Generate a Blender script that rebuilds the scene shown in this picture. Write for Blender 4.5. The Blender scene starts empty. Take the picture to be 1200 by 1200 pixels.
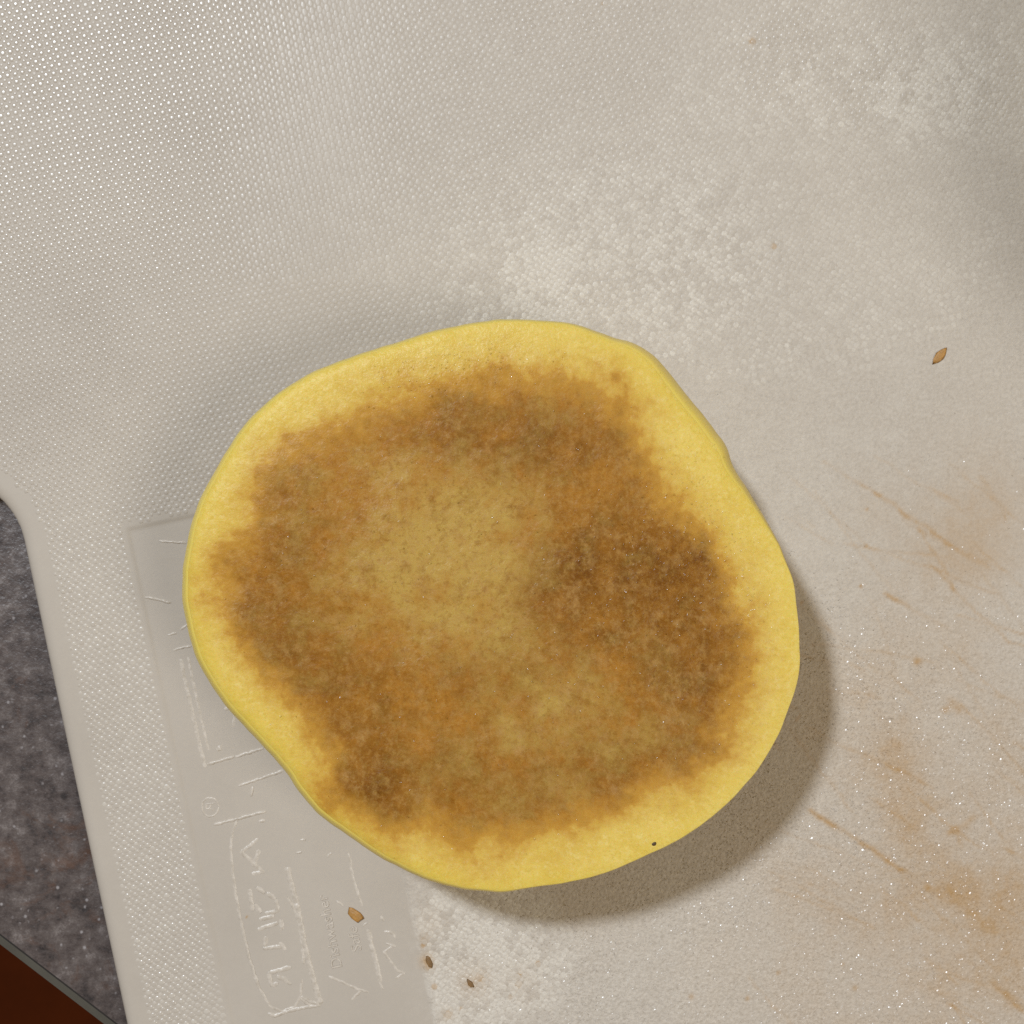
import bpy, bmesh, math, random
import numpy as np
from mathutils import Vector

# ------------------------------------------------------------------ camera, light, exposure
S = bpy.context.scene
COL = S.collection
K = 0.1067e-3            # metres on the board's top (z = 0) for one photo pixel
H = 0.190                # camera height above the board's top

cam_d = bpy.data.cameras.new('camera'); cam = bpy.data.objects.new('camera', cam_d); COL.objects.link(cam)
cam.location = (0, 0, H)
cam_d.sensor_width = 36; cam_d.sensor_height = 36; cam_d.sensor_fit = 'HORIZONTAL'
cam_d.lens = 36 * H / (1200 * K)
cam_d.clip_start = 0.01; cam_d.clip_end = 20
S.camera = cam

W = bpy.data.worlds.new('World'); S.world = W; W.use_nodes = True
bg = W.node_tree.nodes['Background']
bg.inputs['Color'].default_value = (1.0, 0.70, 0.34, 1); bg.inputs['Strength'].default_value = 0.158

def area_lamp(name, direction, dist, size, watts, colour):
    d = bpy.data.lights.new(name, 'AREA'); d.shape = 'DISK'; d.size = size; d.energy = watts; d.color = colour
    o = bpy.data.objects.new(name, d); COL.objects.link(o)
    v = Vector(direction).normalized()
    o.location = v * dist
    o.rotation_euler = v.to_track_quat('Z', 'Y').to_euler()
    return o
area_lamp('ceiling_lamp', (-7.4, 8.2, 18), 1.3, 0.13, 12.2, (0.86, 0.93, 1.0))
area_lamp('kitchen_lamp', (8.6, -4.4, 15), 1.2, 0.46, 4.1, (1.0, 0.95, 0.85))

S.view_settings.view_transform = 'Standard'; S.view_settings.look = 'None'
S.view_settings.exposure = 0; S.view_settings.gamma = 1; S.view_settings.use_curve_mapping = False
S.render.engine = 'CYCLES'
S.cycles.sample_clamp_indirect = 4
S.cycles.use_denoising = False        # the flesh and the worn plastic are full of pixel-sized glints

# ------------------------------------------------------------------ helpers
RNG = np.random.default_rng(11)
random.seed(5)
ROT = math.radians(12.0)
CR, SR = math.cos(ROT), math.sin(ROT)

def px(p, z=0.0):
    """photo pixel -> world xy on the horizontal plane z"""
    f = K * (H - z) / H
    return np.array([(p[0] - 600) * f, (600 - p[1]) * f])
def to_px(x, y):
    return x / K + 600, 600 - y / K

def vnoise(x, y, scale, seed):
    r = np.random.default_rng(seed); N = 256
    g = r.random((N, N))
    xs = x / scale + 1000.37; ys = y / scale + 1000.71
    xi = np.floor(xs).astype(int); yi = np.floor(ys).astype(int)
    fx = xs - xi; fy = ys - yi
    fx = fx * fx * (3 - 2 * fx); fy = fy * fy * (3 - 2 * fy)
    a = g[xi % N, yi % N]; b = g[(xi + 1) % N, yi % N]; c = g[xi % N, (yi + 1) % N]; d = g[(xi + 1) % N, (yi + 1) % N]
    return (a * (1 - fx) + b * fx) * (1 - fy) + (c * (1 - fx) + d * fx) * fy
def fbm(x, y, scale, seed, octs=4, gain=0.55):
    t = 0; a = 1; s = 0
    for i in range(octs):
        t = t + a * vnoise(x, y, scale / 2 ** i, seed + 17 * i); s += a; a *= gain
    return t / s                      # 0..1, mean .5
def sstep(a, b, x):
    t = np.clip((x - a) / (b - a), 0, 1); return t * t * (3 - 2 * t)
def seg_dist(X, Y, a, b):
    ax, ay = a; bx, by = b
    dx, dy = bx - ax, by - ay
    t = np.clip(((X - ax) * dx + (Y - ay) * dy) / (dx * dx + dy * dy + 1e-9), 0, 1)
    return np.hypot(X - ax - t * dx, Y - ay - t * dy), t

def mesh_np(name, verts, faces, attrs=None, smooth=True):
    """faces: (n,3) or (n,4) int array"""
    verts = np.asarray(verts, float); faces = np.asarray(faces, int)
    me = bpy.data.meshes.new(name)
    n, k = faces.shape
    me.vertices.add(len(verts)); me.vertices.foreach_set('co', verts.ravel())
    me.loops.add(n * k); me.loops.foreach_set('vertex_index', faces.ravel())
    me.polygons.add(n)
    me.polygons.foreach_set('loop_start', np.arange(0, n * k, k))
    me.update(calc_edges=True)
    me.polygons.foreach_set('use_smooth', np.full(n, smooth))
    for an, av in (attrs or {}).items():
        a = me.attributes.new(an, 'FLOAT', 'POINT'); a.data.foreach_set('value', np.asarray(av, float).ravel())
    me.validate()
    return me
def link(name, me, mat, parent=None, kind=None, label=None, cat=None, group=None):
    o = bpy.data.objects.new(name, me); COL.objects.link(o)
    if mat: me.materials.append(mat)
    if parent: o.parent = parent
    for k, v in (('kind', kind), ('label', label), ('category', cat), ('group', group)):
        if v: o[k] = v
    return o
def empty(name, loc=(0, 0, 0), **kw):
    o = bpy.data.objects.new(name, None); COL.objects.link(o); o.location = loc
    o.empty_display_size = 0.02
    for k, v in kw.items(): o[k] = v
    return o

# ---- node shorthand
class NT:
    def __init__(s, name):
        s.m = bpy.data.materials.new(name); s.m.use_nodes = True
        s.t = s.m.node_tree; s.b = s.t.nodes['Principled BSDF']
    def n(s, typ, **kw):
        nd = s.t.nodes.new(typ)
        for k, v in kw.items(): setattr(nd, k, v)
        return nd
    def L(s, a, b): s.t.links.new(a, b)
    def attr(s, name): return s.n('ShaderNodeAttribute', attribute_name=name).outputs['Fac']
    def obj(s): return s.n('ShaderNodeTexCoord').outputs['Object']
    def noise(s, scale, detail=4, rough=0.6, vec=None, dist=0):
        nd = s.n('ShaderNodeTexNoise'); nd.inputs['Scale'].default_value = scale
        nd.inputs['Detail'].default_value = detail; nd.inputs['Roughness'].default_value = rough
        nd.inputs['Distortion'].default_value = dist
        s.L(vec if vec else s.obj(), nd.inputs['Vector']); return nd.outputs['Fac']
    def math(s, op, a, b=None, clamp=False):
        nd = s.n('ShaderNodeMath', operation=op); nd.use_clamp = clamp
        for i, v in enumerate((a, b)):
            if v is None: continue
            if isinstance(v, (int, float)): nd.inputs[i].default_value = v
            else: s.L(v, nd.inputs[i])
        return nd.outputs[0]
    def ramp(s, fac, stops):
        nd = s.n('ShaderNodeValToRGB'); e = nd.color_ramp.elements
        while len(e) < len(stops): e.new(0.5)
        for el, (p, c) in zip(e, stops):
            el.position = p; el.color = (c, c, c, 1) if isinstance(c, (int, float)) else (*c, 1)
        s.L(fac, nd.inputs['Fac']); return nd.outputs['Color']
    def mix(s, fac, a, b, blend='MIX'):
        nd = s.n('ShaderNodeMix', data_type='RGBA', blend_type=blend)
        for i, v in ((0, fac), (6, a), (7, b)):
            if isinstance(v, (int, float)): nd.inputs[i].default_value = v
            elif isinstance(v, tuple): nd.inputs[i].default_value = (*v, 1)
            else: s.L(v, nd.inputs[i])
        return nd.outputs[2]
    def bump(s, height, strength, dist, prev=None):
        nd = s.n('ShaderNodeBump'); nd.inputs['Distance'].default_value = dist
        if isinstance(strength, (int, float)): nd.inputs['Strength'].default_value = strength
        else: s.L(strength, nd.inputs['Strength'])
        s.L(height, nd.inputs['Height'])
        if prev: s.L(prev, nd.inputs['Normal'])
        return nd.outputs['Normal']
    def put(s, **kw):
        for k, v in kw.items():
            i = s.b.inputs[k.replace('_', ' ')]
            if isinstance(v, (int, float)): i.default_value = v
            elif isinstance(v, tuple): i.default_value = v if len(v) != 3 or i.type == 'VECTOR' else (*v, 1)
            else: s.L(v, i)
        return s.m

# ------------------------------------------------------------------ materials
def board_material():
    t = NT('polyethylene')
    stain, white, spark = t.attr('stain'), t.attr('white'), t.attr('spark')
    big = t.noise(45, 4)
    base = t.mix(t.ramp(big, [(0.3, 0.0), (0.7, 1.0)]), (0.475, 0.429, 0.378), (0.525, 0.477, 0.422))
    fine = t.noise(2600, 3, 0.6)
    wf = t.math('MULTIPLY', white, t.ramp(fine, [(0.34, 0.35), (0.66, 1.0)]), True)
    grain = t.ramp(t.noise(2100, 4, 0.7), [(0.36, 0.0), (0.64, 1.0)])
    base = t.mix(t.math('MULTIPLY', t.ramp(t.noise(1250, 4, 0.7), [(0.34, 1.0), (0.52, 0.0)]), t.math('MULTIPLY', spark, 0.6)), base, (0.37, 0.325, 0.27))
    base = t.mix(t.math('MULTIPLY', grain, t.math('ADD', t.math('MULTIPLY', spark, 0.72), 0.06)), base, (0.69, 0.635, 0.57))
    c = t.mix(wf, base, (0.72, 0.68, 0.62))
    mott = t.ramp(t.noise(700, 5, 0.7), [(0.3, 0.55), (0.7, 1.0)])
    c = t.mix(t.math('MULTIPLY', stain, mott, True), c, (0.45, 0.275, 0.115))
    grit = t.noise(3300, 2, 0.5)
    vor = t.n('ShaderNodeTexVoronoi'); vor.inputs['Scale'].default_value = 2300; t.L(t.obj(), vor.inputs['Vector'])
    n1 = t.bump(grit, t.math('ADD', t.math('MULTIPLY', spark, 0.55), 0.05), 0.00022)
    n2 = t.bump(vor.outputs['Distance'], t.math('MULTIPLY', spark, 0.5), 0.00016, n1)
    n3 = t.bump(t.noise(160, 3), 0.12, 0.0004, n2)
    rough = t.math('SUBTRACT', 0.56, t.math('MULTIPLY', t.attr('gloss'), 0.33))
    return t.put(Base_Color=c, Roughness=rough, Normal=n3, IOR=1.5, Specular_IOR_Level=t.math('ADD', 0.26, t.math('MULTIPLY', t.attr('gloss'), 0.26)))
MAT_BOARD = board_material()

def emboss_material():
    t = NT('worn_polyethylene_ridge')
    c = t.mix(t.ramp(t.noise(1500, 3), [(0.38, 0.0), (0.66, 0.95)]), (0.52, 0.467, 0.405), (0.66, 0.605, 0.545))
    n = t.bump(t.noise(3000, 2), 0.3, 0.0002)
    return t.put(Base_Color=c, Roughness=0.34, Normal=n)
MAT_EMB = emboss_material()

def flesh_material():
    t = NT('browned_apple_flesh')
    brown, dark, pale, wet = t.attr('brown'), t.attr('dark'), t.attr('pale'), t.attr('wet')
    yel = t.mix(t.ramp(t.noise(260, 5, 0.6), [(0.3, 0.0), (0.7, 1.0)]), (0.77, 0.56, 0.105), (0.83, 0.635, 0.165))
    yel = t.mix(t.ramp(t.noise(1700, 4, 0.7), [(0.50, 0.0), (0.66, 0.65)]), yel, (0.88, 0.71, 0.27))
    yel = t.mix(t.ramp(t.noise(2300, 3, 0.7), [(0.34, 0.55), (0.48, 0.0)]), yel, (0.66, 0.47, 0.07))
    yel = t.mix(t.attr('rim'), yel, (0.75, 0.57, 0.09))
    br = t.mix(dark, (0.42, 0.190, 0.026), (0.165, 0.056, 0.002))
    br = t.mix(pale, br, (0.53, 0.35, 0.085))
    sn = t.ramp(t.noise(620, 4, 0.62), [(0.52, 0.0), (0.72, 0.75)])
    fl = t.mix(t.math('MULTIPLY', sn, t.math('ADD', t.attr('spots'), 0.45)), br, (0.46, 0.265, 0.085))
    fl = t.mix(t.ramp(t.noise(480, 5, 0.7), [(0.52, 0.0), (0.70, 0.5)]), fl, (0.26, 0.10, 0.007))
    mp = t.n('ShaderNodeMapping'); mp.inputs['Rotation'].default_value = (0, 0, 0.5); mp.inputs['Scale'].default_value = (1.0, 0.8, 1.0); t.L(t.obj(), mp.inputs['Vector'])
    fib = t.noise(1050, 5, 0.72, mp.outputs['Vector'])
    fmod = t.ramp(t.noise(130, 3), [(0.35, 0.25), (0.65, 1.0)])
    fl = t.mix(t.math('MULTIPLY', fmod, t.ramp(fib, [(0.50, 0.0), (0.68, 0.65)])), fl, (0.50, 0.30, 0.10))
    fl = t.mix(t.ramp(t.noise(2000, 3, 0.7), [(0.50, 0.0), (0.66, 0.32)]), fl, (0.50, 0.29, 0.07))
    fl = t.mix(t.ramp(t.noise(1700, 3, 0.7, dist=0.5), [(0.34, 0.36), (0.47, 0.0)]), fl, (0.25, 0.095, 0.004))
    fl = t.mix(t.ramp(fib, [(0.30, 0.32), (0.45, 0.0)]), fl, (0.22, 0.08, 0.004))
    bf = t.math('ADD', brown, t.math('MULTIPLY', t.math('SUBTRACT', t.noise(750, 5, 0.7), 0.5), t.math('MULTIPLY', t.math('MULTIPLY', brown, t.math('SUBTRACT', 1.0, brown)), 1.7)), True)
    c = t.mix(t.ramp(bf, [(0.02, 0.0), (0.42, 1.0)]), yel, (0.58, 0.315, 0.05))
    c = t.mix(t.ramp(bf, [(0.34, 0.0), (0.85, 1.0)]), c, fl)
    nz = t.noise(1800, 3, 0.6)
    n1 = t.bump(nz, t.math('ADD', t.math('MULTIPLY', wet, 0.32), 0.36), 0.00025)
    n2 = t.bump(t.noise(420, 4, 0.6), 0.16, 0.0005, n1)
    rough = t.math('SUBTRACT', 0.38, t.math('MULTIPLY', wet, 0.13))
    return t.put(Base_Color=c, Roughness=rough, Normal=n2, Subsurface_Weight=0.18, Subsurface_Radius=(1.0, 0.6, 0.2),
                 Subsurface_Scale=0.0012, IOR=1.38, Specular_IOR_Level=t.math('ADD', 0.28, t.math('MULTIPLY', t.math('GREATER_THAN', wet, 1.2), 0.6)))
MAT_FLESH = flesh_material()

def skin_material():
    t = NT('yellow_apple_skin')
    c = t.mix(t.ramp(t.noise(90, 4), [(0.35, 0.0), (0.65, 1.0)]), (0.84, 0.65, 0.15), (0.82, 0.66, 0.14))
    c = t.mix(t.ramp(t.noise(2200, 2), [(0.66, 0.0), (0.72, 0.5)]), c, (0.42, 0.33, 0.06))
    return t.put(Base_Color=c, Roughness=0.4, Subsurface_Weight=0.1, Subsurface_Radius=(1.0, 0.7, 0.2), Subsurface_Scale=0.0012)
MAT_SKIN = skin_material()

def counter_material():
    t = NT('speckled_laminate')
    a = t.noise(420, 6, 0.75)
    c = t.ramp(a, [(0.30, (0.030, 0.026, 0.028)), (0.45, (0.085, 0.068, 0.066)), (0.56, (0.125, 0.104, 0.10)), (0.70, (0.24, 0.210, 0.205))])
    c = t.mix(t.ramp(t.noise(160, 5, 0.7, dist=0.6), [(0.56, 0.0), (0.70, 0.75)]), c, (0.115, 0.060, 0.040))
    v = t.n('ShaderNodeTexVoronoi'); v.inputs['Scale'].default_value = 900; t.L(t.obj(), v.inputs['Vector'])
    c = t.mix(t.math('MULTIPLY', t.ramp(v.outputs['Distance'], [(0.10, 1.0), (0.25, 0.0)]), t.ramp(t.noise(500, 2), [(0.52, 0.0), (0.62, 1.0)])), c, (0.32, 0.30, 0.31))
    v2 = t.n('ShaderNodeTexVoronoi'); v2.inputs['Scale'].default_value = 520; t.L(t.obj(), v2.inputs['Vector'])
    c = t.mix(t.math('MULTIPLY', t.ramp(v2.outputs['Distance'], [(0.18, 1.0), (0.34, 0.0)]), t.ramp(t.noise(300, 2), [(0.54, 0.0), (0.66, 0.7)])), c, (0.022, 0.019, 0.022))
    n = t.bump(t.noise(1300, 3), 0.35, 0.0003)
    return t.put(Base_Color=c, Roughness=0.36, Normal=n)
MAT_COUNTER = counter_material()

def simple(name, col, rough=0.5, var=0.0, scale=300, bump=0.0):
    t = NT(name)
    c = t.mix(t.ramp(t.noise(scale, 4), [(0.3, 0.0), (0.7, 1.0)]), tuple(x * (1 - var) for x in col), tuple(min(1, x * (1 + var)) for x in col))
    if bump: t.put(Normal=t.bump(t.noise(scale * 2, 3), bump, 0.0004))
    return t.put(Base_Color=c, Roughness=rough)
MAT_EDGE = simple('grey_edge_band', (0.115, 0.112, 0.098), 0.45, 0.12, 200)
MAT_SEAM = simple('dark_laminate_seam', (0.02, 0.017, 0.016), 0.6, 0.2)
MAT_FLOOR = simple('dark_red_wood', (0.085, 0.016, 0.002), 0.6, 0.15, 30)
MAT_CRUMB = simple('dried_apple_scrap', (0.46, 0.245, 0.07), 0.5, 0.25, 900, 0.4)
MAT_CRUMB_DARK = simple('dark_food_scrap', (0.24, 0.135, 0.05), 0.55, 0.4, 900, 0.4)
MAT_SPECK = simple('dark_skin_speck', (0.08, 0.045, 0.015), 0.6, 0.3, 900)
MAT_FLOOR.node_tree.nodes['Principled BSDF'].inputs['Specular IOR Level'].default_value = 0.1
MAT_STALK = simple('apple_stalk', (0.10, 0.06, 0.03), 0.7, 0.3, 600)

# ------------------------------------------------------------------ the setting: floor, countertop
def box_mesh(name, x0, x1, y0, y1, z0, z1):
    v = [(x, y, z) for z in (z0, z1) for y in (y0, y1) for x in (x0, x1)]
    f = [(0, 2, 3, 1), (4, 5, 7, 6), (0, 1, 5, 4), (2, 6, 7, 3), (0, 4, 6, 2), (1, 3, 7, 5)]
    return mesh_np(name, v, f, smooth=False)
fl = link('floor', box_mesh('floor', -2, 2, -2, 2, -0.94, -0.92), MAT_FLOOR, kind='structure')

ZC = -0.008                                 # the counter's top lies under the 8 mm board
e0, e1 = px((0, 1096), ZC), px((133, 1198), ZC)
ed = (e1 - e0) / np.linalg.norm(e1 - e0)    # along the counter's front edge
en = np.array([ed[1], -ed[0]])
if en[1] > 0: en = -en                      # out over the floor
def sweep_edge(name, prof, mat, parent=None, kind=None, half=0.9):
    """a profile (distance out from the edge, height) swept along the counter's front edge"""
    vs = []
    for s in (-half, half):
        for o, z in prof: vs.append((*(e0 + ed * s + en * o), z))
    n = len(prof)
    fs = [(i, (i + 1) % n, n + (i + 1) % n, n + i) for i in range(n)]
    me = bpy.data.meshes.new(name); me.from_pydata(vs, [], fs + [tuple(range(n))[::-1], tuple(range(n, 2 * n))]); me.update()
    bm = bmesh.new(); bm.from_mesh(me); bmesh.ops.recalc_face_normals(bm, faces=bm.faces); bm.to_mesh(me); bm.free()
    return link(name, me, mat, parent, kind)
ct = sweep_edge('countertop', [(-0.6, ZC - 0.038), (-0.6, ZC), (-0.00018, ZC), (-0.00018, ZC - 0.038)], MAT_COUNTER, kind='structure')
sweep_edge('edge_seam', [(-0.00018, ZC - 0.03), (-0.00018, ZC - 0.00003), (0.00006, ZC - 0.00006), (0.00006, ZC - 0.03)], MAT_SEAM, ct)
sweep_edge('edge_band', [(0.00006, ZC - 0.038), (0.00006, ZC - 0.00008), (0.0013, ZC - 0.0009), (0.0015, ZC - 0.0013), (0.0015, ZC - 0.038)], MAT_EDGE, ct)

# ------------------------------------------------------------------ the cutting board
board = empty('cutting_board', (0, 0, ZC), label='off-white plastic cutting board with dimpled surface, embossed panel and brown stains', category='cutting board')
def bw(u, v):                               # board pixels (u right along the rows, v up) -> world metres
    return (u * CR - v * SR) * K, (u * SR + v * CR) * K
def wb(x, y):
    return (x * CR + y * SR) / K, (-x * SR + y * CR) / K
SL_U1, SL_R, SL_V1, SL_V0 = -569.0, 97.0, 85.0, -760.0     # the handle slot: right side, end radius, ends of its straight part
B_U0, B_U1, B_V0, B_V1, B_R = -960.0, 1750.0, -1500.0, 1300.0, 160.0
def sd_board(u, v):
    """distance (pixels) inside the board from its nearest edge; negative outside"""
    cu, cv = (B_U0 + B_U1) / 2, (B_V0 + B_V1) / 2
    qx = np.abs(u - cu) - (B_U1 - B_U0) / 2 + B_R; qy = np.abs(v - cv) - (B_V1 - B_V0) / 2 + B_R
    outer = -(np.hypot(np.maximum(qx, 0), np.maximum(qy, 0)) + np.minimum(np.maximum(qx, qy), 0) - B_R)
    vc = np.clip(v, SL_V0, SL_V1)
    slot = np.hypot(u - (SL_U1 - SL_R), v - vc) - SL_R
    return np.minimum(outer, slot)
P_U0, P_U1, P_V1 = -445.0, -212.0, 74.0     # the smooth recessed panel
P_V0 = -900.0
def sd_panel(u, v):
    return np.minimum(np.minimum(u - P_U0, P_U1 - u), np.minimum(P_V1 - v, v - P_V0))

SCRATCHES = [  # brown juice in knife cuts: photo pixels, width, strength
    ((965, 540), (1020, 572), 2.2, .35), ((1020, 572), (1068, 604), 2.6, .65), ((1068, 604), (1120, 645), 2.6, .6), ((1120, 645), (1160, 668), 3, .3),
    ((1036, 697), (1066, 714), 2.6, .75), ((1066, 714), (1110, 738), 2.4, .3), ((1115, 690), (1185, 755), 2.2, .4), ((1090, 665), (1120, 692), 2.4, .35),
    ((948, 948), (1000, 980), 3.6, .75), ((1000, 980), (1058, 1020), 3.2, .7), ((1058, 1020), (1105, 1050), 4, .35), ((1105, 1045), (1165, 1090), 7, .55),
    ((1110, 975), (1145, 953), 4.5, .45), ((1120, 970), (1125, 985), 6, .4), ((1150, 560), (1180, 610), 3, .25), ((980, 770), (1015, 790), 2, .25),
    ((915, 695), (935, 704), 2, .2), ((1160, 1150), (1200, 1185), 5, .4), ((1115, 820), (1128, 832), 7, .4),
    ((930, 768), (972, 778), 2, .35), ((905, 865), (915, 880), 1.6, .4), ((938, 838), (933, 846), 1.4, .6)]
_r = np.random.default_rng(66)
for _ in range(60):                            # faint cuts, most of them running the same way
    _x, _y = _r.uniform(860, 1200), _r.uniform(520, 1200); _a = math.radians(_r.normal(36, 14)); _l = _r.uniform(30, 190)
    SCRATCHES.append(((_x, _y), (_x + _l * math.cos(_a), _y + _l * math.sin(_a)), _r.uniform(1.5, 2.2), _r.uniform(.12, .38)))
BLOBS = [  # faint stains: px, py, radius, strength
    (1090, 640, 80, .24), (1150, 650, 60, .30), (1165, 590, 70, .24), (1030, 590, 50, .14), (1040, 780, 90, .12), (1020, 860, 70, .24), (1055, 890, 50, .28),
    (1060, 960, 55, .30), (1110, 1020, 80, .22), (1135, 1060, 60, .24), (1010, 1070, 55, .26), (1070, 1130, 90, .20), (1180, 1120, 70, .24),
    (1190, 1040, 45, .26), (930, 1040, 70, .10), (1165, 840, 60, .14), (880, 1130, 90, .08), (1120, 770, 60, .15), (1130, 930, 40, .22),
    (690, 1045, 60, .16), (505, 1080, 22, .25), (555, 1150, 26, .35), (500, 1125, 10, .8), (503, 1133, 6, .8), (498, 1100, 7, .5), (525, 1188, 9, .5),
    (610, 1150, 30, .14), (1125, 520, 80, .08), (1195, 985, 40, .15)]
SPECKS = [(496, 1108, 2.2, .9), (630, 1128, 2.0, .8), (609, 1142, 2.2, .7), (607, 1155, 2.3, .7), (540, 1182, 2.2, .6), (598, 1168, 2, .5), (913, 843, 2, .6),
          (1009, 687, 2, .7), (988, 1130, 2, .4), (912, 1140, 2, .6), (876, 1170, 2.4, .6), (509, 1156, 2, .9), (289, 1075, 1.3, .9), (810, 1168, 3, .5),
          (1002, 1158, 3, .4), (940, 706, 2, .5), (549, 200, 1.2, .9), (706, 4, 1.6, .8), (390, 129, 1.3, .6), (881, 48, 3.5, .7), (907, 288, 2.2, .8), (1016, 597, 2, .5),
          (1108, 832, 4, .5), (1075, 775, 5, .5), (1015, 640, 2.4, .4), (563, 1147, 3, .6), (552, 1152, 4, .7)]

def wear_maps(X, Y):
    """X, Y photo pixels on the board -> stain, white, spark"""
    n1 = fbm(X, Y, 60, 3); n2 = fbm(X, Y, 14, 9, 3); n3 = fbm(X, Y, 5, 21, 2)
    # brown stains
    st = 0.32 * sstep(700, 1150, X) * sstep(560, 1050, Y)
    for bx, by, r, s in BLOBS:
        q = np.hypot(X - bx, Y - by) * (0.7 + 0.6 * n2 + 0.5 * (n1 - .5)) / r
        st = st + s * np.exp(-q * q * 1.6)
    st = st * (0.6 + 0.6 * sstep(.30, .70, n1) + 0.25 * (n2 - .5))
    for a, b, w, s in SCRATCHES:
        d, t = seg_dist(X + (n2 - .5) * 7, Y + (n1 - .5) * 12, a, b)
        st = st + 1.0 * s * np.exp(-(d / (w * .85)) ** 2) * sstep(-.08, .06, t) * sstep(1.08, .92, t) * (0.55 + .7 * sstep(.36, .62, n2))
    for bx, by, r, s in SPECKS:
        st = st + 1.5 * s * np.exp(-(np.hypot(X - bx, Y - by) / r) ** 2)
    # whitish scuffs
    def zone(cx, cy, rx, ry):
        return np.exp(-(((X - cx) / rx) ** 2 + ((Y - cy) / ry) ** 2) ** 1.4)
    z = 0.95 * zone(700, 300, 180, 120) + 0.6 * zone(600, 360, 70, 60) + 0.75 * zone(960, 90, 150, 90) + 0.55 * zone(1150, 90, 90, 80) + 0.8 * zone(1075, 120, 50, 50) \
        + 2.6 * zone(565, 1120, 82, 88) + 1.7 * zone(515, 1120, 30, 100) + 0.35 * zone(820, 330, 110, 140) + 0.3 * zone(960, 560, 200, 200) \
        + 0.25 * zone(800, 1120, 160, 90) + 0.25 * zone(1010, 850, 120, 160) + .25 * zone(1080, 350, 120, 110)
    wh = z * sstep(.37, .67, 0.45 * n3 + 0.30 * n2 + .25 * n1) * 0.95 + 0.10 * sstep(.5, .75, n2)
    # fine knife-nick glitter
    sp = sstep(520, 950, X + 0.25 * Y) * (0.30 + 0.7 * sstep(520, 900, Y)) * (0.6 + .6 * n1)
    sp = np.maximum(np.maximum(sp, 0.55 * np.clip(z, 0, 1)), .45 * sstep(300, 700, X))
    return np.clip(st, 0, 1), np.clip(wh, 0, 1), np.clip(sp, 0, 1)

def build_board_body():
    step = 2.4
    us = np.concatenate([np.linspace(B_U0 - 8, -780, 14, endpoint=False), np.arange(-780, 745, step), np.linspace(745, B_U1 + 8, 50)])
    vs = np.concatenate([np.linspace(B_V0 - 8, -760, 40, endpoint=False), np.arange(-760, 745, step), np.linspace(745, B_V1 + 8, 40)])
    U, V = np.meshgrid(us, vs, indexing='ij')
    d = sd_board(U, V)
    nu, nv = U.shape
    inside = d > 0
    cell = inside[:-1, :-1] | inside[1:, :-1] | inside[:-1, 1:] | inside[1:, 1:]
    # outside corners of kept cells slide onto the true edge
    eps = 0.5
    gx = (sd_board(U + eps, V) - sd_board(U - eps, V)) / (2 * eps); gy = (sd_board(U, V + eps) - sd_board(U, V - eps)) / (2 * eps)
    out = ~inside
    U = np.where(out, U - gx * d, U); V = np.where(out, V - gy * d, V)
    d = np.maximum(sd_board(U, V), 0)
    x, y = bw(U, V); X, Y = to_px(x, y)
    R = 16.0                                           # rounded-over edge
    q = np.clip(R - d, 0, R)
    z = -(R - np.sqrt(np.maximum(R * R - q * q, 0))) * K * 0.75
    z = z - 0.00016 * sstep(-1.5, 2.5, sd_panel(U, V))
    z = z + (fbm(X, Y, 160, 77, 3) - .5) * 0.00012 + (fbm(X, Y, 9, 78, 2) - .5) * 0.00004 * sstep(400, 700, X)
    st, wh, sp = wear_maps(X, Y)
    pan = sstep(0, 4, sd_panel(U, V))
    wh = wh * .6 * (1 - .8 * pan); sp = sp * (1 - pan)
    rim = sstep(30, 10, d)
    wh = wh * (1 - rim)
    ids = np.arange(nu * nv).reshape(nu, nv)
    f = np.stack([ids[:-1, :-1], ids[1:, :-1], ids[1:, 1:], ids[:-1, 1:]], -1)[cell]
    used = np.unique(f); remap = -np.ones(nu * nv, int); remap[used] = np.arange(len(used))
    f = remap[f]
    co = np.stack([x.ravel(), y.ravel(), z.ravel()], -1)[used]
    A = {'stain': st.ravel()[used], 'white': wh.ravel()[used], 'spark': sp.ravel()[used], 'gloss': 0.25 * pan.ravel()[used]}
    # walls: drop the boundary edges to the counter, and close underneath
    e = np.concatenate([f[:, [0, 1]], f[:, [1, 2]], f[:, [2, 3]], f[:, [3, 0]]])
    key = np.sort(e, 1); code = key[:, 0].astype(np.int64) * len(co) + key[:, 1]
    _, first, cnt = np.unique(code, return_index=True, return_counts=True)
    be = e[first[cnt == 1]]
    bv = np.unique(be); m2 = -np.ones(len(co), int); m2[bv] = np.arange(len(bv)) + len(co)
    low = co[bv].copy(); low[:, 2] = ZC
    co2 = np.concatenate([co, low])
    wall = np.stack([be[:, 1], be[:, 0], m2[be[:, 0]], m2[be[:, 1]]], -1)
    for k in A: A[k] = np.concatenate([A[k], np.zeros(len(bv))])
    me = mesh_np('board_body', co2, np.concatenate([f, wall]), A)
    o = link('board_body', me, MAT_BOARD, board); o.location.z = -ZC
    return o
build_board_body()

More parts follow.
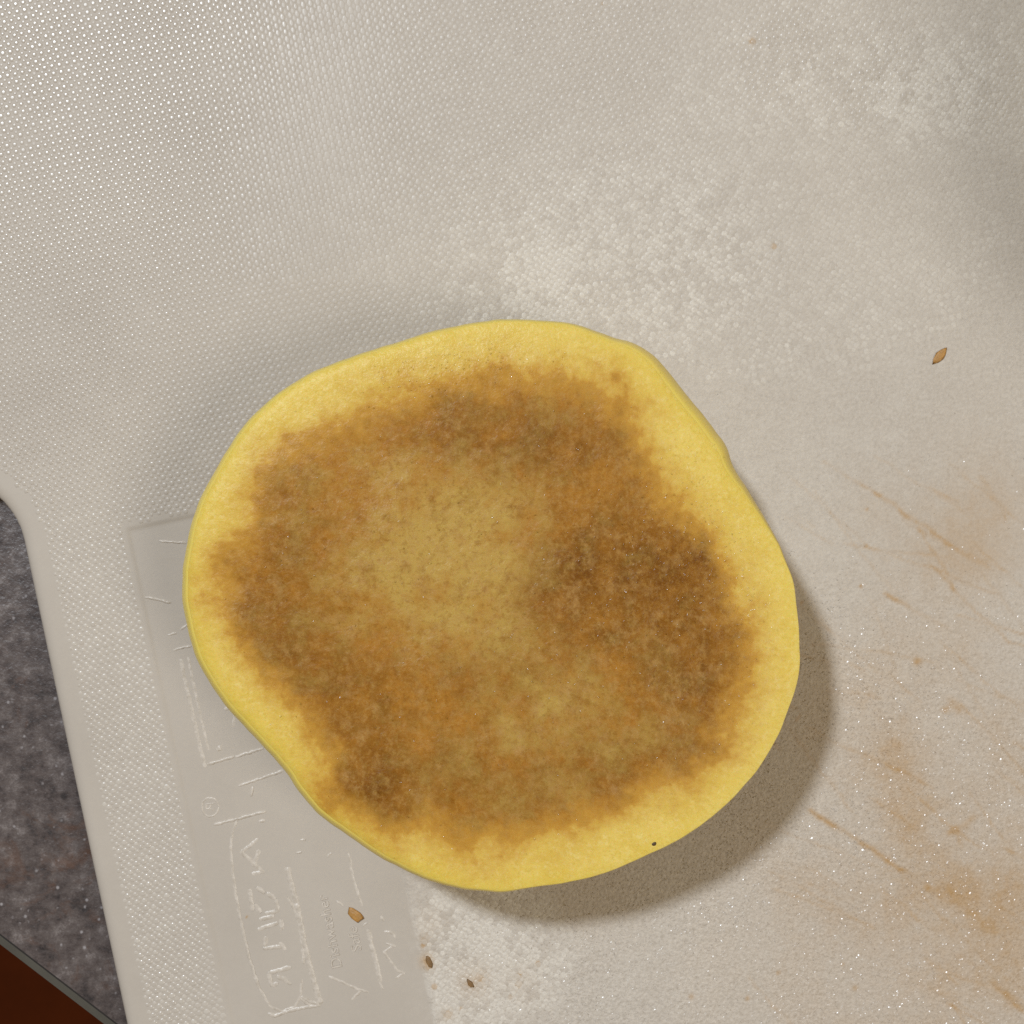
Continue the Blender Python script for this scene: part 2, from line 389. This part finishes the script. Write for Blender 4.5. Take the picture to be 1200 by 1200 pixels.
def bump_amp(X, Y, U, V):
    """how much of the moulded dimple is left after years of knives, 0..1"""
    n = fbm(X, Y, 70, 41, 3)
    q = X + 0.22 * Y + (n - .5) * 160
    a = 1.0 - 0.80 * sstep(170, 520, q) - .2 * sstep(520, 800, q)
    left = sstep(190, 120, X - (Y - 600) * .2) * sstep(520, 640, Y)
    a = np.maximum(a, 0.75 * left)
    def zone(cx, cy, rx, ry): return np.exp(-(((X - cx) / rx) ** 2 + ((Y - cy) / ry) ** 2) ** 1.6)
    a = np.maximum(a, 0.62 * zone(960, 70, 170, 105)); a = np.maximum(a, 0.45 * zone(1160, 90, 90, 85))
    a = np.maximum(a, 0.42 * zone(700, 290, 190, 130)); a = np.maximum(a, 0.5 * zone(570, 1125, 90, 90))
    a = np.maximum(a, 0.55 * zone(600, 100, 360, 230)); a = np.maximum(a, 0.36 * zone(900, 240, 260, 190)); a = np.maximum(a, .42 * zone(430, 290, 180, 160))
    return a * (0.6 + 0.8 * n)
def build_bumps():
    P = 8.9
    i = np.arange(-int(1250 / P), int(1250 / P) + 1)
    U, V = np.meshgrid(i * P, i * P, indexing='ij')
    cu = np.concatenate([U.ravel(), U.ravel() + P / 2]); cv = np.concatenate([V.ravel(), V.ravel() + P / 2])
    main = np.concatenate([np.ones(U.size), np.zeros(U.size)])
    r = np.random.default_rng(4)
    cu = cu + r.normal(0, .16, cu.size); cv = cv + r.normal(0, .16, cu.size)
    x, y = bw(cu, cv); X, Y = to_px(x, y)
    a = bump_amp(X, Y, cu, cv) * r.uniform(.85, 1.12, cu.size) * np.where(main > 0, 1, r.uniform(.45, .95, cu.size))
    ok = (sd_board(cu, cv) > 27) & (sd_panel(cu, cv) < -6) & (a > .09) & (X > -280) & (X < 1460) & (Y > -260) & (Y < 1460)
    cu, cv, x, y, X, Y, a, main = [q[ok] for q in (cu, cv, x, y, X, Y, a, main)]
    n = len(cu)
    rad = np.where(main > 0, 4.0, 2.9) * (1 + .12 * sstep(.6, .3, a)) * K * r.uniform(.88, 1.12, n)
    st, wh, sp = wear_maps(X, Y)
    worn = sstep(.75, .3, a) * sstep(230, 620, X)
    strip = sstep(190, 120, X - (Y - 600) * .2) * sstep(520, 640, Y)
    wtop = np.clip(wh * r.uniform(.7, 1.3, n) + worn * r.uniform(.08, .42, n) + strip * r.uniform(.15, .5, n), 0, 1)
    st = st * 0.6
    z0 = (fbm(X, Y, 160, 77, 3) - .5) * 0.00012
    ang = np.arange(6) * math.pi / 3
    # stretched along the board in the streaky middle
    el = 1 + 0.7 * np.exp(-((X - 370) / 110) ** 2) * (Y < 330)
    hb = 0.00008 * a
    vs = [np.stack([x, y, z0 + hb], -1)]
    for fr in (0.36, 0.66, 1.0):
        for t in ang:
            du = np.cos(t) * rad * fr; dv = np.sin(t) * rad * fr * el
            vs.append(np.stack([x + du * CR - dv * SR, y + du * SR + dv * CR, z0 + hb * (1 - 1.15 * fr ** 4) - (0.00003 if fr == 1 else 0)], -1))
    co = np.stack(vs, 1)                                # n,19,3
    tri = []
    for k in range(6):
        k2 = (k + 1) % 6
        tri += [(0, 1 + k, 1 + k2)]
        for q in (1, 7): tri += [(q + k, q + 6 + k, q + 6 + k2), (q + k, q + 6 + k2, q + k2)]
    f = (np.arange(n)[:, None, None] * 19 + np.array(tri)[None]).reshape(-1, 3)
    A = {'stain': np.repeat(st, 19), 'white': np.repeat(wtop, 19), 'spark': np.repeat(sp * .3, 19), 'gloss': np.repeat(np.clip(a * 1.15, .25, 1.0), 19)}
    o = link('dimple_texture', mesh_np('dimple_texture', co.reshape(-1, 3), f, A), MAT_BOARD, board, kind='stuff'); o.location.z = -ZC
build_bumps()

def wedges(x, y, z, size, tilt, az, long):
    """tiny facets: each a wedge whose sloping face is tilted by tilt towards azimuth az"""
    n = len(x); h = size * np.tan(tilt); ca, sa = np.cos(az), np.sin(az)
    P = []
    for a, b, c in ((.5, -1, -.15), (.5, 1, -.15), (-.5, 1, 1), (-.5, -1, 1), (-.6, 1, -.15), (-.6, -1, -.15)):
        du, dv = a * size, b * long / 2
        P.append(np.stack([x + du * ca - dv * sa, y + du * sa + dv * ca, z + np.where(c > 0, h * c, -size * .15)], -1))
    tri = np.array([(0, 1, 2), (0, 2, 3), (3, 2, 4), (3, 4, 5), (1, 4, 2), (0, 3, 5)])
    return np.stack(P, 1).reshape(-1, 3), (np.arange(n)[:, None, None] * 6 + tri[None]).reshape(-1, 3)
def build_burrs():
    """tiny shiny plastic burrs raised by knives, their facets shaped to glint"""
    r = np.random.default_rng(8); n = 108000
    X = r.uniform(560, 1460, n); Y = r.uniform(300, 1560, n)
    d = sstep(600, 860, Y) * sstep(560, 900, X + .1 * Y); d = np.maximum(d, .12 * sstep(680, 860, X) * sstep(420, 700, Y))
    d = d * (0.3 + 1.2 * fbm(X, Y, 80, 15, 3))
    x, y = (X - 600) * K, (600 - Y) * K; U, V = wb(x, y)
    ok = (r.random(n) < d * .55) & (sd_panel(U, V) < -6)
    X, Y, x, y = [q[ok] for q in (X, Y, x, y)]; n = len(X)
    size = r.uniform(.6, 1.35, n) * K
    co, f = wedges(x, y, np.full(n, .00001), size, np.radians(np.abs(r.normal(24, 8, n))), np.radians(r.normal(135, 28, n)), size * r.uniform(.7, 1.8, n))  # facets leaned towards the ceiling lamp so that they sparkle
    st, wh, sp = wear_maps(X, Y)
    A = {'stain': np.repeat(st, 6), 'white': np.repeat(wh + .15, 6), 'spark': np.zeros(6 * n), 'gloss': np.full(6 * n, .92)}
    o = link('glint_burrs', mesh_np('glint_burrs', co, f, A, smooth=False), MAT_BOARD, board, kind='stuff'); o.location.z = -ZC
build_burrs()

# ---- embossed marks in the panel
ZP = -0.00016
def ridge(name, paths, w=2.6, h=0.00016, mat=MAT_EMB):
    """raised lines: each path is photo pixels; half-round section, thinning at the ends and wherever it is worn"""
    V, F = [], []
    for pth in paths:
        pts = [np.array(p, float) for p in pth]
        dense = []
        for a, b in zip(pts[:-1], pts[1:]):
            m = max(2, int(np.linalg.norm(b - a) / 2.2))
            dense += [a + (b - a) * k / m for k in range(m)]
        dense.append(pts[-1]); D = np.array(dense)
        D = D + RNG.normal(0, .28, D.shape)
        T = np.gradient(D, axis=0); T /= np.linalg.norm(T, axis=1)[:, None] + 1e-9
        N = np.stack([-T[:, 1], T[:, 0]], -1)
        n = len(D); base = len(V)
        for i in range(n):
            end = min(1, (min(i, n - 1 - i) + .6) / 2.0)
            ww = 1.75 * w * (0.85 + .3 * RNG.random()) * (.5 + .5 * end); hh = .72 * h * end * (0.75 + .35 * RNG.random())
            for s, zf in ((-1, -.3), (-.6, .75), (0, 1), (.6, .75), (1, -.3)):
                q = D[i] + N[i] * s * ww / 2
                x, y = px(q); V.append((x, y, ZP + hh * zf))
        for i in range(n - 1):
            for k in range(4):
                p = base + i * 5 + k
                F.append((p, p + 5, p + 6, p + 1))
    me = mesh_np(name, V, np.array(F))
    bm = bmesh.new(); bm.from_mesh(me)
    for fc in bm.faces:
        if fc.normal.z < 0: fc.normal_flip()
    bm.to_mesh(me); bm.free()
    o = link(name, me, mat, board); o.location.z = -ZC
    return o
ridge('embossed_oval', [[(279, 958), (272, 975), (270, 995), (272, 1020), (276, 1050), (283, 1085), (291, 1120), (302, 1155), (316, 1180), (330, 1186), (345, 1181), (352, 1168), (353, 1148)],
                        [(337, 1052), (347, 1070), (353, 1100), (356, 1130)]], 2.2, 0.00008)
ridge('embossed_frame_line', [[(336, 1016), (341, 1036), (348, 1060)], [(347, 1058), (352, 1082), (357, 1102)], [(354, 1096), (361, 1125), (366, 1145), (376, 1178)]], 4.5, 0.00017)
ridge('embossed_frame_line', [[(352, 1168), (362, 1174), (376, 1178)], [(376, 1178), (352, 1182), (334, 1186), (322, 1191), (313, 1188)], [(352, 1170), (366, 1181)]], 3.0, 0.00016)
for strokes in ([[(309, 1023), (283, 999), (303, 983)], [(296, 1016), (304, 996)], [(295, 1025), (308, 1022)]],
                [[(292, 1042), (296, 1068)], [(300, 1040), (310, 1047)], [(312, 1047), (323, 1054)], [(323, 1054), (325, 1068), (311, 1071)], [(298, 1060), (306, 1070)]],
                [[(303, 1078), (322, 1074)], [(302, 1090), (325, 1082)], [(329, 1078), (330, 1090)]],
                [[(310, 1110), (312, 1098)], [(328, 1104), (334, 1114)], [(308, 1112), (330, 1110)]],
                [[(314, 1141), (341, 1134)], [(314, 1141), (318, 1155), (326, 1153)], [(324, 1144), (332, 1148), (341, 1154)]]):
    ridge('embossed_letter', strokes, 3.2, 0.00010)
ridge('embossed_frame_line', [[(243, 896), (262, 890), (274, 887)], [(276, 887), (308, 877)]], 2.6, 0.00020)
ridge('embossed_frame_line', [[(280, 921), (300, 914), (332, 903)], [(296, 922), (294, 934)]], 2.6, 0.00020)
ridge('embossed_frame_line', [[(250, 967), (272, 961), (311, 951)], [(303, 963), (311, 962)]], 2.8, 0.00022)
ridge('embossed_frame_line', [[(211, 772), (217, 800), (227, 845), (240, 900)]], 3.2, 0.00009)
ridge('embossed_frame_line', [[(220, 770), (226, 800), (236, 845), (244, 880)], [(275, 835), (273, 852)]], 2.4, 0.00007)
ridge('embossed_mark', [[(255, 874), (258, 878), (254, 879)], [(263, 832), (270, 828)]], 3.6, 0.0002)
ridge('embossed_registered_mark', [[(246 + 10 * math.cos(a), 946 + 11 * math.sin(a)) for a in np.linspace(0, 2 * math.pi, 22)],
                                   [(251, 941), (241, 943), (241, 948), (245, 948), (247, 943)], [(245, 947), (251, 950)]], 1.5, 0.00010)
ridge('embossed_swoosh', [[(431, 1089), (436, 1110), (441, 1128), (446, 1152)]], 4.0, 0.00016)
ridge('embossed_swoosh', [[(462, 1108), (450, 1116), (457, 1126), (466, 1138), (474, 1141), (463, 1147)], [(385, 1145), (402, 1152), (420, 1160), (432, 1163)], [(412, 1172), (424, 1160)], [(444, 1152), (450, 1160)]], 2.4, 0.00012)
ridge('embossed_mark', [[(450, 1092), (461, 1094), (463, 1100)], [(452, 1106), (464, 1110)], [(450, 1080), (446, 1074)]], 2.6, 0.00016)
ridge('embossed_mark', [[(425, 1086), (430, 1082)], [(402, 1062), (394, 1056)], [(384, 1004), (388, 1000)], [(352, 985), (358, 984)], [(347, 1000), (353, 999)]], 2.4, 0.00016)
ridge('embossed_mark', [[(408, 1000), (414, 1030), (424, 1062)]], 2.0, 0.00006)
ridge('knife_nick', [[(186, 634), (202, 635), (218, 636)]], 2.2, 0.00022)
ridge('knife_nick', [[(169, 700), (172, 700), (186, 703), (200, 706)]], 2.6, 0.00022)
ridge('knife_nick', [[(203, 762), (214, 759), (224, 757)]], 2.2, 0.0002)
ridge('knife_nick', [[(197, 744), (206, 742)], [(211, 738), (219, 732)]], 2.2, 0.00012)

def emboss_text(body, start, size_px):
    cu = bpy.data.curves.new('embossed_text', 'FONT'); cu.body = body; cu.size = size_px * K; cu.extrude = 0.00005; cu.offset = 0.000014
    cu.space_character = 1.03
    tmp = bpy.data.objects.new('tmp_text', cu); COL.objects.link(tmp)
    me = bpy.data.meshes.new_from_object(tmp.evaluated_get(bpy.context.evaluated_depsgraph_get()))
    bpy.data.objects.remove(tmp); bpy.data.curves.remove(cu)
    me.name = 'embossed_text'
    o = link('embossed_text', me, MAT_EMB, board)
    x, y = px(start)
    o.location = (x, y, -ZC + ZP + 0.00005); o.rotation_euler = (0, 0, ROT + math.pi / 2)
    return o
emboss_text('Dishwasher', (401, 1134), 18)
emboss_text('Safe', (424, 1114), 18)

# ------------------------------------------------------------------ the apple slice
HS = 0.0180                                   # height of the cut face
SIL = [(560,379),(593,376),(643,378),(680,383),(717,396),(747,405),(764,417),(787,441),(813,473),(837,503),(851,525),(856,541),(877,577),(900,617),(919,656),(929,684),
       (933,715),(936,750),(933,797),(923,830),(908,867),(890,897),(870,920),(837,953),(793,983),(767,996),(730,1013),(683,1028),(627,1038),(593,1042),(560,1040),
       (533,1036),(500,1028),(467,1013),(440,998),(407,976),(373,950),(356,931),(333,900),(300,862),(263,822),(243,792),(231,768),(221,733),(216,700),(217,660),(224,623),
       (233,593),(250,560),(267,530),(293,494),(327,463),(367,438),(417,418),(467,402),(517,387)]
BRW = [(400,492),(440,472),(500,456),(560,442),(620,434),(680,446),(722,462),(744,492),(760,535),(782,582),(812,606),(842,642),(862,690),(880,740),(886,780),
       (872,820),(850,862),(822,895),(790,915),(740,937),(700,957),(650,978),(600,986),(550,986),(505,968),(455,978),(420,952),(390,932),(384,900),(372,860),
       (338,820),(298,780),(270,740),(257,700),(264,650),(290,610),(304,570),(334,532),(368,512)]
CX, CY = 575.0, 708.0
NA = 720
TH = np.linspace(0, 2 * math.pi, NA, endpoint=False)      # measured in the picture plane, y up
def radial(poly):
    a = np.array([math.atan2(-(y - CY), x - CX) for x, y in poly]) % (2 * math.pi)
    r = np.array([math.hypot(x - CX, y - CY) for x, y in poly])
    o = np.argsort(a); a, r = a[o], r[o]
    n = len(a)
    aa = np.concatenate([a[-3:] - 2 * math.pi, a, a[:3] + 2 * math.pi]); rr = np.concatenate([r[-3:], r, r[:3]])
    i = np.searchsorted(aa, TH, side='right') - 1
    m = np.gradient(rr, aa)
    h = aa[i + 1] - aa[i]; t = (TH - aa[i]) / h
    return ((2*t**3-3*t**2+1) * rr[i] + (t**3-2*t**2+t) * h * m[i] + (-2*t**3+3*t**2) * rr[i+1] + (t**3-t**2) * h * m[i+1])
def around(*keys):                           # (degrees, value) blended round the outline
    k = sorted(keys); a = np.array([x[0] for x in k], float); v = np.array([x[1] for x in k], float)
    return np.interp(np.degrees(TH), np.concatenate([a - 360, a, a + 360]), np.tile(v, 3))
RS = radial(SIL) + (fbm(np.cos(TH) * 300, np.sin(TH) * 300, 22, 5, 2) - .5) * 2.2
RB = radial(BRW)
OUT = around((0, -4), (12, 0), (24, 6), (34, 11), (52, 11), (62, 6), (75, 1), (100, 2), (130, 2), (160, 4), (180, 5), (205, 5), (225, 5), (240, 4), (250, 3), (265, 0), (280, -4), (340, -5))
RF = RS - np.maximum(OUT, 0)                                # rim of the cut face, picture pixels from the centre

apple = empty('apple_slice', (0, 0, 0), label='thick round slice of yellow apple with browned flesh, lying on the cutting board', category='apple')
def polar_xy(rp, z):
    """radius in picture pixels about the slice's centre -> world xy at height z"""
    f = K * (H - z) / H
    return (CX - 600 + rp * np.cos(TH)) * f, (600 - CY + rp * np.sin(TH)) * f
def flesh_maps(X, Y, r, rb, rf, th):
    """browning of the flesh at photo pixels X, Y (r from the centre; rb, rf = brown edge and rim in that direction)"""
    n1 = fbm(X, Y, 46, 31, 4); n2 = fbm(X, Y, 13, 33, 4, .65); n4 = fbm(X, Y, 5, 37, 2); n5 = fbm(X, Y, 24, 39, 3)
    edge = rb - r + (n1 - .5) * 42 + (n2 - .5) * 24 + (n4 - .5) * 12 - 4
    def zone(cx, cy, rx, ry): return np.exp(-(((X - cx) / rx) ** 2 + ((Y - cy) / ry) ** 2))
    ring = np.exp(-((r / rb - 0.78) / 0.24) ** 2)
    dk = -0.05 + 0.30 * ring + 0.95 * zone(680, 685, 90, 70) + .45 * zone(620, 515, 100, 55) + .35 * zone(830, 770, 50, 110) + .42 * zone(560, 800, 190, 60) + .25 * zone(330, 680, 50, 110) \
        + .35 * zone(800, 650, 60, 60) + .25 * zone(700, 900, 120, 40) + .25 * zone(520, 900, 120, 40) + .45 * zone(440, 930, 45, 35) - .30 * zone(440, 560, 80, 40) - .22 * zone(660, 470, 60, 25) - .18 * zone(730, 600, 40, 40)
    dk = dk + (n2 - .5) * 0.5 + (n5 - .5) * 0.9 + (n1 - .5) * .7 + (n4 - .5) * .35
    pl = 1.15 * zone(525, 648, 88, 80) + 0.5 * zone(585, 600, 60, 45) + .5 * zone(545, 730, 60, 35) + .7 * zone(640, 830, 75, 60) + .3 * zone(420, 680, 90, 110) + .35 * zone(600, 920, 120, 50) + .35 * zone(430, 560, 100, 40) \
        + .25 * zone(650, 480, 90, 30) + .2 * zone(760, 850, 80, 60)
    pl = pl * (0.5 + .9 * n5) + (n5 - .55) * 0.8 + (n4 - .5) * .4
    spots = 0.75 * fbm(X, Y, 60, 43, 3)
    wet = .75 * zone(500, 425, 70, 28) + .55 * zone(590, 400, 60, 25) + .5 * zone(880, 670, 45, 120) + .3 * zone(790, 640, 90, 70) + .3 * zone(850, 560, 50, 60) + .2 * zone(740, 760, 120, 100) + .06
    w = np.interp(np.degrees(th) % 360, [0, 60, 100, 150, 190, 230, 260, 300, 360], [.3, .4, .2, .5, .8, 1, .7, .3, .3])
    return {'brown': 0.5 + 0.5 * np.tanh(edge / 34), 'dark': np.clip(dk, 0, 1), 'pale': np.clip(pl, 0, .95), 'spots': spots, 'wet': np.clip(wet, 0, 1), 'rim': sstep(24, 2, rf - r) * (.1 + .5 * w)}
def build_slice():
    NR = 190
    ts = np.concatenate([np.linspace(0.004, 0.93, NR - 40), np.linspace(0.934, 1.0, 40)])
    P, A = [], {k: [] for k in ('brown', 'dark', 'pale', 'spots', 'wet', 'rim')}
    lip = 0.0006; LIP = around((0, .2), (40, .6), (80, .5), (110, .7), (240, .7), (265, .25), (300, .15))
    for t in ts:
        X = CX + RF * t * np.cos(TH); Y = CY - RF * t * np.sin(TH)
        e = np.clip((t * RF - (RF - 62)) / 62, 0, 1)
        drop = lip * LIP * (0.35 * e ** 2 + 0.65 * np.clip((t * RF - (RF - 13)) / 13, 0, 1) ** 2.4)
        und = (fbm(X, Y, 120, 61, 3) - .5) * 0.0007 + (fbm(X, Y, 20, 62, 3) - .5) * 0.00016
        z = HS - drop + und * (1 - 0.7 * e)
        x, y = polar_xy(RF * t, HS - lip)
        P.append(np.stack([x, y, z], -1))
        for k, v in flesh_maps(X, Y, RF * t, RB, RF, TH).items(): A[k].append(v)
    co = np.concatenate(P)
    n = len(ts)
    i = np.arange(n - 1)[:, None] * NA; j = np.arange(NA)[None]; j2 = (j + 1) % NA
    f = np.stack([i + j, i + NA + j, i + NA + j2, i + j2], -1).reshape(-1, 4)
    # close the tiny hole at the centre
    cen = np.array([[*px((CX, CY), HS), co[:NA, 2].mean()]])
    co = np.concatenate([co, cen]); ci = len(co) - 1
    cap = np.stack([np.full(NA, ci), np.arange(NA), (np.arange(NA) + 1) % NA, (np.arange(NA) + 1) % NA], -1)
    at = {k: np.concatenate([np.concatenate(v), [v[0].mean()]]) for k, v in A.items()}
    me = mesh_np('flesh', co[:, :], f, at)
    bm = bmesh.new(); bm.from_mesh(me); bm.verts.ensure_lookup_table()
    for a in range(NA):
        bm.faces.new((bm.verts[ci], bm.verts[a], bm.verts[(a + 1) % NA])).smooth = True
    bm.to_mesh(me); bm.free()
    link('flesh', me, MAT_FLESH, apple)
    # the skin: from the rim out over the bulge and in to the underside
    zr = co[(n - 1) * NA:n * NA, 2]
    rings = [np.stack([co[(n - 1) * NA:n * NA, 0], co[(n - 1) * NA:n * NA, 1], zr], -1)]
    zb = HS - 0.0045
    bx, by = polar_xy(RS + np.minimum(OUT, 0), zb)
    cx0, cy0 = px((CX, CY), HS)
    for s in np.linspace(0.06, 1, 14):
        k = math.sin(s * math.pi / 2)
        x = rings[0][:, 0] + (bx - rings[0][:, 0]) * k; y = rings[0][:, 1] + (by - rings[0][:, 1]) * k
        rings.append(np.stack([x, y, zr + (zb - zr) * (1 - math.cos(s * math.pi / 2)) ** 0.8], -1))
    rx, ry = bx - cx0, by - cy0; rl = np.hypot(rx, ry)
    for s in np.linspace(0.06, 1, 18):
        c = 0.0115 * (1 - math.cos(s * math.pi / 2)); zz = zb * (1 - math.sin(s * math.pi / 2))
        rings.append(np.stack([bx - rx / rl * c, by - ry / rl * c, np.full(NA, max(zz, 0.00005))], -1))
    for s in (0.7, 0.4, 0.1):
        q = rings[-1].copy() if s == 0.7 else q
        rings.append(np.stack([cx0 + (q[:, 0] - cx0) * s, cy0 + (q[:, 1] - cy0) * s, np.full(NA, 0.00005)], -1))
    co = np.concatenate(rings); n = len(rings)
    i = np.arange(n - 1)[:, None] * NA
    f = np.stack([i + j, i + NA + j, i + NA + j2, i + j2], -1).reshape(-1, 4)
    link('skin', mesh_np('skin', co, f), MAT_SKIN, apple)
build_slice()

def build_flesh_glints():  # glints of the wet flesh, made by added facets tilted at the lamp
    r = np.random.default_rng(19); n = 14000
    X = r.uniform(230, 930, n); Y = r.uniform(380, 1030, n)
    def zone(cx, cy, rx, ry): return np.exp(-(((X - cx) / rx) ** 2 + ((Y - cy) / ry) ** 2))
    d = .9 * zone(505, 425, 75, 26) + .5 * zone(590, 405, 70, 25) + .42 * zone(885, 670, 40, 130) + .30 * zone(780, 650, 90, 80) + .2 * zone(850, 560, 50, 60) + .12 * zone(740, 760, 120, 100) + .03
    th = np.arctan2(-(Y - CY), X - CX) % (2 * math.pi); rr = np.hypot(X - CX, Y - CY)
    rf = np.interp(th, np.append(TH, 2 * math.pi), np.append(RF, RF[0]))
    ok = (r.random(n) < d) & (rr < rf - 16)
    X, Y, rr, rf = X[ok], Y[ok], rr[ok], rf[ok]; n = len(X)
    f = K * (H - HS + .0006) / H
    x, y = (X - 600) * f, (600 - Y) * f
    e = np.clip((rr - (rf - 62)) / 62, 0, 1)
    und = (fbm(X, Y, 120, 61, 3) - .5) * 0.0007 + (fbm(X, Y, 20, 62, 3) - .5) * 0.00016
    z = HS - .0006 * .35 * e ** 2 + und * (1 - .7 * e)
    size = r.uniform(.9, 1.7, n) * K
    co, fc = wedges(x, y, z + .00001, size, np.radians(np.abs(r.normal(20, 7, n))), np.radians(r.normal(135, 26, n)), size * r.uniform(.7, 1.5, n))
    th = th[ok]; rb = np.interp(th, np.append(TH, 2 * math.pi), np.append(RB, RB[0]))
    A = {k: np.repeat(v, 6) for k, v in flesh_maps(X, Y, rr, rb, rf, th).items()}
    A['wet'] = np.full(6 * n, 1.5)
    link('flesh_glints', mesh_np('flesh_glints', co, fc, A, smooth=False), MAT_FLESH, apple, kind='stuff')
build_flesh_glints()

def flake(name, centre, length, width, thick, ang, mat, z0=0.0, seed=1, **kw):
    """an irregular scrap lying flat"""
    r = np.random.default_rng(seed)
    bm = bmesh.new(); bmesh.ops.create_icosphere(bm, subdivisions=2, radius=1)
    f1 = r.uniform(.6, 1.0, 8)
    for v in bm.verts:
        c = v.co.copy(); c.x = math.copysign(abs(c.x) ** .75, c.x); c.y = math.copysign(abs(c.y) ** .75, c.y)
        k = 1.1 + .12 * math.sin(3.1 * c.x + f1[0] * 9) + .12 * math.sin(4.3 * c.y + f1[1] * 9) + .08 * math.sin(7 * c.x * c.y + f1[2] * 9) + r.normal(0, .03)
        v.co = Vector((c.x * length / 2 * k, c.y * width / 2 * k, (c.z * .5 + .42) * thick * (1 + .25 * c.x)))
    me = bpy.data.meshes.new(name); bm.to_mesh(me); bm.free()
    for p in me.polygons: p.use_smooth = True
    o = link(name, me, mat, **kw)
    x, y = px(centre, z0); o.location = (x, y, z0); o.rotation_euler = (0, 0, ang)
    return o
sp = flake('dark_speck', (765, 989), 7 * K, 4.5 * K, 0.0003, 0.4, MAT_SPECK, HS - 0.00025, 3, parent=apple)

# ------------------------------------------------------------------ an unseen whole apple, added just beyond the frame to cast a shadow on the board
def shadow_casting_apple(cpx, r, label):
    root = empty('shadow_casting_apple', (*px(cpx), 0), label=label, category='apple')
    na, nr = 96, 60
    V = []
    for i in range(nr):
        t = math.pi * (i + .5) / nr
        for k in range(na):
            a = 2 * math.pi * k / na
            rr = r * math.sin(t) ** 0.9 * (1 + .035 * math.cos(5 * a) * max(0, -math.cos(t)))
            z = r * (0.92 * math.cos(t) - 0.34 * math.exp(-(math.sin(t) / .30) ** 2) * (1 if math.cos(t) > 0 else -.7))
            V.append((rr * math.cos(a), rr * math.sin(a), z))
    V = np.array(V); V[:, 2] -= V[:, 2].min() - 0.00005
    i = np.arange(nr - 1)[:, None] * na; j = np.arange(na)[None]; j2 = (j + 1) % na
    f = np.stack([i + j, i + na + j, i + na + j2, i + j2], -1).reshape(-1, 4)
    link('skin', mesh_np('skin', V, f), MAT_SKIN, root)
    top = V[:na, 2].mean()
    me = bpy.data.meshes.new('stalk'); bm = bmesh.new()
    bmesh.ops.create_cone(bm, segments=8, radius1=.0013, radius2=.0018, depth=.02, cap_ends=True)
    for v in bm.verts: v.co.x += (v.co.z + .01) ** 2 * 6
    bm.to_mesh(me); bm.free()
    link('stalk', me, MAT_STALK, root).location = (0, 0, top + .007)
shadow_casting_apple((1580, 215), 0.036, 'unseen whole yellow apple with a short stalk, added to cast its shadow on the board')

# ------------------------------------------------------------------ scraps on the board
flake('apple_scrap', (1101, 417), 24 * K, 9 * K, 0.00032, math.radians(50), MAT_CRUMB, 0, 21, label='narrow orange-brown scrap alone on the clean part of the board', cat='food scrap')
flake('apple_scrap', (416, 1071), 19 * K, 10 * K, 0.0004, math.radians(-38), MAT_CRUMB, ZP, 22, label='stubby tan scrap on the embossed panel beside the small lettering', cat='food scrap')
flake('food_crumb', (503, 1127), 15 * K, 6 * K, 0.00022, math.radians(-68), MAT_CRUMB_DARK, 0, 23, label='dark brown crumb stuck against the edge of the smooth panel', cat='crumb')
flake('food_crumb', (551, 1152), 11 * K, 5 * K, 0.0002, math.radians(-50), MAT_CRUMB_DARK, 0, 24, label='brown crumb among the white scuff marks next to the panel', cat='crumb')
